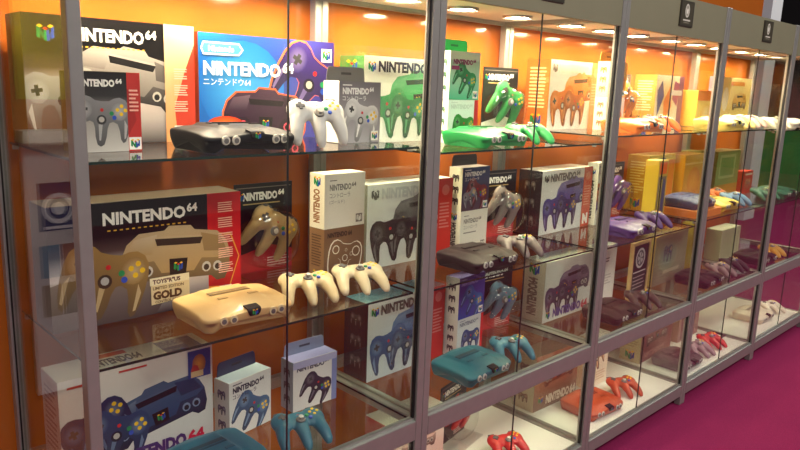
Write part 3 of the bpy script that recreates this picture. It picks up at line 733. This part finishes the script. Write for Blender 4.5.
# ---- cabinet 3, middle shelf
z = S2[2]
carton_box('console_box', 'white console box with grape purple console and red strip', (2.026, .345), z, .43, .285, .12, 2, (236, 234, 230), (40, 34, 44), (226, 222, 216),
    lambda p, a: art_console_box(p, a, (84, 76, 150), bg=(240, 238, 234), bgb=(226, 224, 226), ink=(120, 120, 120), tcol=(70, 70, 74), strip=(206, 66, 32), mark='N'), side_ctrls((44, 36, 46), (110, 104, 110)))
carton_box('controller_box', 'white controller box beside the purple blister pack', (2.472, .335), z, .095, .300, .06, 2, (232, 228, 216), (236, 232, 222), (230, 226, 214),
    lambda p, a: (art_ctrl_jp(p, a, (226, 222, 212), (90, 70, 140), (110, 110, 110), jp=None, cy=.25, big=.42), art_controller(p, a*.5, .55, .4, 10, (210, 110, 50))), side_text((90, 84, 80), (236, 232, 222)))
console('grape purple game console on the middle shelf', 2.440, .150, z, 2, (68, 42, 114), dark=(50, 30, 90))
ctl('grape purple controller beside the purple console', 2.690, .160, z, -25, (66, 44, 106))
blister('clear blister pack holding a grape purple controller', (2.650, .310), z, .192, .285, 0, (104, 70, 142), card=(60, 44, 44), low=(206, 76, 40))
carton_box('controller_box', 'yellow box with orange header panel behind the purple controller', (2.796, .195), z, .106, .310, .07, 2, (206, 170, 60), (226, 196, 60), (216, 190, 110),
    lambda p, a: (p.rect(0, 0, a, 1, (196, 170, 70)), p.rect(a*.1, .78, a*.9, .97, (230, 104, 30)), p.rect(a*.08, .1, a*.92, .74, (120, 110, 90)), p.poly([(a*.2, .12), (a*.45, .12), (a*.5, .7), (a*.25, .66)], (226, 200, 70)), p.poly([(a*.55, .12), (a*.8, .14), (a*.85, .66), (a*.6, .72)], (70, 80, 130))))
# ---- cabinet 3, lower shelf
z = SM
carton_box('console_box', 'white console box with plum controllers and lettering along the bottom', (2.026, .290), z, .385, .280, .12, 0, (220, 216, 206), (190, 180, 170), (226, 222, 214),
    lambda p, a: art_console_box(p, a, (92, 70, 100), bg=(226, 222, 212), bgb=(214, 210, 202), ink=(96, 80, 140), top=False, tsize=.14), side_text((120, 100, 100), (196, 186, 176)))
carton_box('controller_box', 'tall plain white box beside the framed sign', (2.490, .295), z, .165, .285, .07, 2, (236, 230, 216), (232, 224, 210), (250, 246, 236), lambda p, a: (p.rect(0, 0, a, 1, (232, 228, 218)), p.lines(a*.1, .7, a*.6, .8, 2, (110, 100, 96)), p.lines(a*.15, .3, a*.8, .5, 4, (196, 190, 182))))
t = thing('framed_sign', 'wooden framed black sign with round white crest and lines of text', 'sign', (2.795, .245, z+.0005), math.radians(4))
fw, fh = .215, .29
for x0, x1, z0, z1 in ((-fw/2, -fw/2+.016, 0, fh), (fw/2-.016, fw/2, 0, fh), (-fw/2+.016, fw/2-.016, 0, .016), (-fw/2+.016, fw/2-.016, fh-.016, fh)):
    part('frame_bar', MB().box(x0, x1, -.009, .009, z0, z1), mat('pale_wood', (196, 164, 112), .5, noise=.1, nscale=30), t)
part('backing_board', MB().box(-fw/2+.016, fw/2-.016, -.004, .006, .016, fh-.016, dict(all=(34, 30, 32))), PRINTM, t)
p = Print(); p.rect(0, 0, .71, 1, (34, 30, 32)); p.ell(.355, .72, .22, .21, (206, 204, 200), 22); p.ell(.355, .72, .17, .165, (90, 88, 92), 18)
for k in range(5): p.poly([(.355+.13*math.cos(k*1.2566+q), .72+.13*math.sin(k*1.2566+q)) for q in (.2, .63, 1.0)]+[(.355, .72)], (196, 194, 190))
p.rect(.06, .43, .65, .455, (220, 216, 210))
for k in range(4): p.rect(.08, .33-k*.075, .63-.06*(k % 2), .35-k*.075, (186, 180, 176))
link('sign_print', p.mesh('sign_print', lambda u, v, e: (-.0905+u, -.004-e, .018+v), .254), t)
part('easel_leg', MB().box(-.02, .02, .009, .055, 0, .012).box(-.02, .02, .009, .015, .012, .2), mat('pale_wood', (196, 164, 112), .5), t)
console('smoke brown game console on the lower shelf of the framed sign cabinet', 2.385, .150, z, 2, (60, 42, 42), dark=(34, 24, 24))
ctl('smoke brown controller in front of the framed sign', 2.650, .150, z, -25, (84, 60, 58))
# ---- cabinet 3, floor compartment
z = SB_
carton_box('console_box', 'brown console box with white lettering on the white base board', (2.045, .315), z, .34, .27, .12, -2, (150, 104, 84), (200, 176, 150), (190, 150, 120),
    lambda p, a: (p.poly([(0, 0), (a, 0), (a, 1), (0, 1)], vgrad((120, 92, 78), (196, 120, 84))), art_console(p, a*.55, .6, a*.7, 4, (210, 100, 60)), emblem(p, a*.16, .18, .14), title(p, a*.28, .08, .16, (240, 226, 206), a*.68, None, False)), side_ctrls((206, 186, 160), (150, 90, 70)))
carton_box('controller_box', 'cream and peach controller box behind the orange controller', (2.470, .290), z, .180, .27, .07, 0, (240, 220, 196), (236, 206, 176), (244, 236, 220),
    lambda p, a: (p.rect(0, 0, a, 1, (244, 226, 204)), art_controller(p, a*.4, .55, .5, 20, (232, 160, 110)), p.rect(a*.05, .05, a*.2, .8, (226, 140, 90)), p.lines(a*.4, .1, a*.9, .3, 4, (220, 180, 150))))
console('fire orange game console on the white base board', 2.305, .165, z, -4, (180, 70, 28), dark=(110, 44, 20))
ctl('fire orange controller on the white base board', 2.585, .165, z, -25, (180, 66, 24))
# ---- cabinet 4, top shelf
z = S1[3]
YE = (240, 196, 60)
carton_box('console_box', 'white and yellow console box with orange, blue and red picture', (3.000, .355), z, .34, .270, .12, 2, (250, 236, 200), (236, 170, 90), (250, 230, 190),
    lambda p, a: (p.rect(0, 0, a, 1, (252, 240, 210)), p.ell(a*.4, .5, a*.36, .42, (250, 200, 90), 18, (250, 236, 200)), p.poly([(a*.1, .2), (a*.3, .6), (a*.2, .9), (a*.05, .7)], (70, 80, 140)), p.poly([(a*.35, .1), (a*.6, .4), (a*.5, .8), (a*.3, .5)], (240, 130, 40)), p.poly([(a*.6, .55), (a*.8, .4), (a*.85, .85), (a*.65, .9)], (150, 60, 110)), p.rect(a*.82, 0, a, 1, (120, 70, 110)), p.rect(a*.5, .62, a*.95, .72, (230, 232, 240))), side_lines((230, 150, 70), (250, 220, 180)))
carton_box('console_box', 'yellow console box with orange lid panel', (3.385, .30), z, .27, .200, .12, 2, (240, 206, 90), (232, 180, 70), (236, 120, 40),
    lambda p, a: (p.rect(0, 0, a, 1, (244, 214, 110)), p.rect(0, .72, a, 1, (236, 130, 50)), p.ell(a*.5, .36, a*.3, .26, (250, 236, 180), 16, (236, 190, 70))))
carton_box('controller_box', 'pale yellow box with mauve edge at the far end of the top shelf', (3.70, .31), z, .155, .285, .07, 2, (246, 216, 120), (200, 140, 160), (250, 230, 170),
    lambda p, a: (p.rect(0, 0, a, 1, (248, 220, 130)), p.rect(0, 0, a*.2, 1, (190, 130, 160)), p.ell(a*.6, .55, a*.3, .25, (250, 240, 200), 14)))
console('lemon yellow game console on the top shelf', 3.335, .150, z, 2, (246, 222, 120), dark=(120, 100, 130))
ctl('lemon yellow controller on the top shelf beside its console', 3.575, .155, z, -25, (244, 226, 150))
ctl('pale pink and grey controller at the end of the top shelf', 3.765, .160, z, -20, (216, 186, 176))
# ---- cabinet 4, middle shelf
z = S2[3]
carton_box('console_box', 'yellow console box with navy corner and small controller picture', (3.000, .350), z, .33, .295, .12, 2, (232, 196, 80), (214, 160, 50), (230, 200, 120),
    lambda p, a: (p.poly([(0, 0), (a, 0), (a, 1), (0, 1)], vgrad((236, 206, 110), (228, 190, 60))), p.rect(a*.08, .68, a*.6, .94, (60, 70, 110)), art_controller(p, a*.3, .4, .4, 0, (70, 80, 120)), p.rect(a*.7, .1, a*.98, .9, (236, 130, 50))), side_lines((206, 150, 40), (240, 210, 120)))
carton_box('console_box', 'flat orange box under the navy blue console', (3.000, .060), z, .285, .040, .23, 0, (226, 130, 50), (220, 120, 44), (230, 140, 60), cat='box')
console('navy blue game console resting on a flat orange box', 3.143, .178, z+.041, 0, (58, 72, 124), dark=(200, 150, 40))
carton_box('console_box', 'orange and amber console box behind the steel blue controller', (3.390, .33), z, .29, .285, .12, 2, (226, 156, 50), (210, 150, 40), (220, 180, 70),
    lambda p, a: (p.poly([(0, 0), (a, 0), (a, 1), (0, 1)], vgrad((222, 150, 60), (214, 170, 50))), p.ell(a*.5, .45, a*.3, .3, (236, 170, 70), 16, (220, 140, 50)), p.rect(0, .8, a, .84, (240, 200, 130))))
carton_box('controller_box', 'olive green box with pale window panel', (3.715, .44), z, .145, .285, .07, 2, (140, 136, 70), (150, 140, 70), (160, 150, 90),
    lambda p, a: (p.rect(0, 0, a, 1, (146, 142, 76)), p.rect(a*.2, .3, a*.8, .9, (176, 172, 120)), p.rect(a*.28, .36, a*.72, .84, (120, 124, 80))))
console('yellow game console beside the steel blue controller', 3.455, .165, z, 0, (216, 190, 60), dark=(60, 80, 120))
ctl('steel blue controller beside the yellow console', 3.690, .16, z, -20, (92, 130, 164))
ctl('orange controller behind the steel blue one', 3.772, .30, z, -15, (232, 120, 40))
# ---- cabinet 4, lower shelf
z = SM
carton_box('console_box', 'large tan console box with faded green picture', (3.000, .265), z, .42, .275, .12, 2, (176, 166, 130), (206, 170, 110), (240, 206, 140),
    lambda p, a: (p.poly([(0, 0), (a, 0), (a, 1), (0, 1)], vgrad((140, 120, 100), (176, 170, 130))), p.ell(a*.4, .55, a*.3, .3, (120, 150, 140), 18, (164, 160, 126)), art_controller(p, a*.4, .62, .4, 0, (110, 120, 124)), p.rect(a*.3, .2, a*.8, .27, (200, 180, 150))))
carton_box('controller_box', 'tall olive yellow box on the lower shelf', (3.470, .27), z, .160, .300, .07, 2, (176, 156, 40), (190, 170, 50), (206, 190, 70),
    lambda p, a: (p.poly([(0, 0), (a, 0), (a, 1), (0, 1)], vgrad((186, 168, 60), (150, 136, 30))), p.poly([(a*.3, .1), (a*.6, .1), (a*.55, .75), (a*.4, .7)], (206, 190, 90)), p.rect(a*.1, .8, a*.5, .86, (220, 206, 140))))
carton_box('controller_box', 'pale ribbed white box beside the black console', (3.935, .285), z, .300, .200, .10, 0, (206, 204, 170), (210, 206, 170), (250, 248, 226),
    lambda p, a: (p.rect(0, 0, a, 1, (206, 204, 168)), [p.rect(a*(.08+k*.13), .1, a*(.12+k*.13), .85, (180, 178, 140)) for k in range(7)]))
console('dark plum game console on the lower shelf', 3.330, .150, z, 2, (56, 34, 44), dark=(40, 26, 34))
ctl('mauve grey controller beside the dark plum console', 3.580, .150, z, -20, (150, 120, 124))
ctl('charcoal controller beside the mauve grey one on the lower shelf', 3.775, .150, z, -15, (60, 48, 56))
# ---- cabinet 4, floor compartment
z = SB_
carton_box('console_box', 'wine red console box with beige side on the white base board', (3.000, .285), z, .40, .285, .12, 2, (120, 66, 66), (206, 186, 146), (170, 140, 120),
    lambda p, a: (p.poly([(0, 0), (a, 0), (a, 1), (0, 1)], vgrad((132, 76, 74), (110, 56, 58))), art_console(p, a*.5, .5, a*.7, 2, (130, 80, 84)), title(p, a*.12, .08, .11, (176, 130, 124), a*.7)), side_lines((206, 186, 146), (170, 146, 110)))
carton_box('controller_box', 'mauve striped controller box behind the red controller', (3.50, .30), z, .30, .27, .07, 2, (170, 126, 120), (190, 150, 136), (200, 170, 160),
    lambda p, a: (p.rect(0, 0, a, 1, (176, 136, 128)), [p.rect(a*(.1+k*.2), .05, a*(.2+k*.2), .9, (140, 92, 96)) for k in range(4)]))
console('deep purple game console on the white base board', 3.180, .155, z, 0, (64, 40, 54), dark=(50, 32, 44))
ctl('mauve grey controller beside the deep purple console', 3.420, .150, z, -15, (150, 120, 130))
ctl('cherry red controller beside the mauve grey one on the white base board', 3.610, .160, z, -15, (196, 36, 36))
t = thing('card_tray', 'small dark rimmed card tray lying on the white base board', 'tray', (3.80, .20, z+.001), 0)
part('tray_base', MB().box(-.06, .06, -.045, .045, 0, .004), WHITE, t)
for x0, x1, y0, y1 in ((-.06, -.05, -.045, .045), (.05, .06, -.045, .045), (-.05, .05, -.045, -.035), (-.05, .05, .035, .045)): part('tray_rim', MB().box(x0, x1, y0, y1, .004, .016), plastic((70, 56, 58)), t)
# ---- cabinet 5
z = S1[4]
carton_box('console_box', 'pale lemon console box with mauve side on the top shelf', (3.935, .36), z, .36, .300, .12, 0, (248, 220, 120), (196, 140, 150), (250, 232, 170),
    lambda p, a: (p.poly([(0, 0), (a, 0), (a, 1), (0, 1)], vgrad((244, 206, 90), (250, 232, 160))), art_console(p, a*.55, .5, a*.6, 2, (226, 170, 60)), p.rect(a*.1, .84, a*.7, .92, (236, 150, 60))), side_lines((196, 140, 150), (240, 210, 190)))
ctl('cream white controller on the top shelf of the end cabinet', 4.15, .15, z, -20, (230, 220, 206))
console('cream white game console on the top shelf of the end cabinet', 4.42, .16, z, 0, (222, 214, 206))
z = S2[4]
carton_box('console_box', 'sage green console box with pale window panel', (3.935, .37), z, .36, .290, .12, 0, (130, 140, 80), (150, 150, 90), (170, 176, 120),
    lambda p, a: (p.rect(0, 0, a, 1, (136, 150, 84)), p.rect(a*.12, .4, a*.8, .92, (176, 186, 130)), p.rect(a*.17, .46, a*.75, .86, (116, 150, 84)), p.rect(0, 0, a, .26, (196, 140, 50))), side_lines((146, 140, 80), (190, 180, 120)))
ctl('bottle green controller on the middle shelf', 4.160, .16, z, -20, (30, 90, 70))
console('bottle green game console on the middle shelf', 4.420, .16, z, 0, (34, 96, 74))
carton_box('controller_box', 'small red box standing behind the bottle green controller', (4.30, .33), z, .15, .15, .06, 0, (200, 60, 40), fart=lambda p, a: (p.rect(0, 0, a, 1, (200, 60, 40)), art_controller(p, a*.5, .45, .6, 0, (230, 150, 110)), p.rect(a*.1, .82, a*.9, .9, (240, 220, 200))))
z = SM
console('black game console on the lower shelf beside the amber controller', 4.160, .15, z, 0, (40, 32, 38))
ctl('amber yellow controller beside the black console', 4.410, .15, z, -20, (232, 170, 60))
z = SB_
console('cream game console on the white base board', 4.400, .19, z, 0, (226, 212, 190), dark=(150, 130, 110))
ctl('cream controller lying beside the cream console', 4.650, .17, z, -20, (230, 218, 200))
# ================================================================== around the cabinets
t = thing('leaflet_board', 'white leaflet board on the orange wall beside the cabinets', 'board', (-.228, .585, FZ))
part('board_panel', MB().box(-.16, .16, -.008, .0145, .7, 1.40, dict(all=(206, 196, 196))), PRINTM, t)
part('board_leg', MB().box(-.02, .02, -.006, .012, 0, .7), ALU, t)
part('top_ledge', MB().box(-.165, .165, -.05, .0145, 1.40, 1.43), WHITE, t)
for k, (u, v, wd, ht, c) in enumerate(((.055, 1.16, .10, .13, (46, 50, 104)), (.055, 1.03, .05, .09, (150, 84, 70)), (.108, 1.03, .05, .09, (96, 130, 160)), (.055, .92, .05, .09, (110, 96, 90)), (.108, .92, .05, .09, (150, 130, 110)), (-.06, 1.16, .10, .13, (46, 50, 104)), (-.06, .96, .10, .16, (120, 100, 110)))):
    o = part('leaflet', MB().box(u-.025, u-.025+wd, -.0095, -.008, v, v+ht, dict(all=c)), PRINTM, t)
    if k in (0, 5):
        p = Print(); p.ell(.5, .6, .42, .42, (214, 212, 220), 20); p.ell(.5, .6, .3, .3, c, 18); p.ell(.5, .6, .18, .18, (214, 212, 220), 14); p.rect(.1, .04, .9, .12, (214, 212, 220))
        link('leaflet_print', p.mesh('leaflet_print', lambda u_, v_, e: (u-.025+u_, -.0095-e, v+v_), .1), o)
tag(part('wall_poster', MB().box(-.34, -.07, .592, .599, 1.45, 1.85, dict(all=(176, 160, 40))), PRINTM), 'yellow green poster on the orange wall above the leaflet board', 'poster')
# far end of the hall
struct('wall_far', MB().box(16, 16.2, -6, 12, FZ, 6), mat('black_drape', (18, 14, 16), .9))
struct('column', MB().box(9.0, 9.35, 1.95, 2.35, FZ, 5.5), mat('white_paint', (214, 220, 222), .6))
t = thing('booth_counter', 'green booth counter at the far end of the hall', 'counter', (12.6, 3.2, FZ))
part('counter_body', MB().box(-.35, .35, -2.0, 2.0, .002, 1.15), mat('green_laminate', (60, 150, 70), .5), t)
part('counter_top', MB().box(-.42, .42, -2.05, 2.05, 1.15, 1.20), mat('green_top', (90, 176, 100), .4), t)
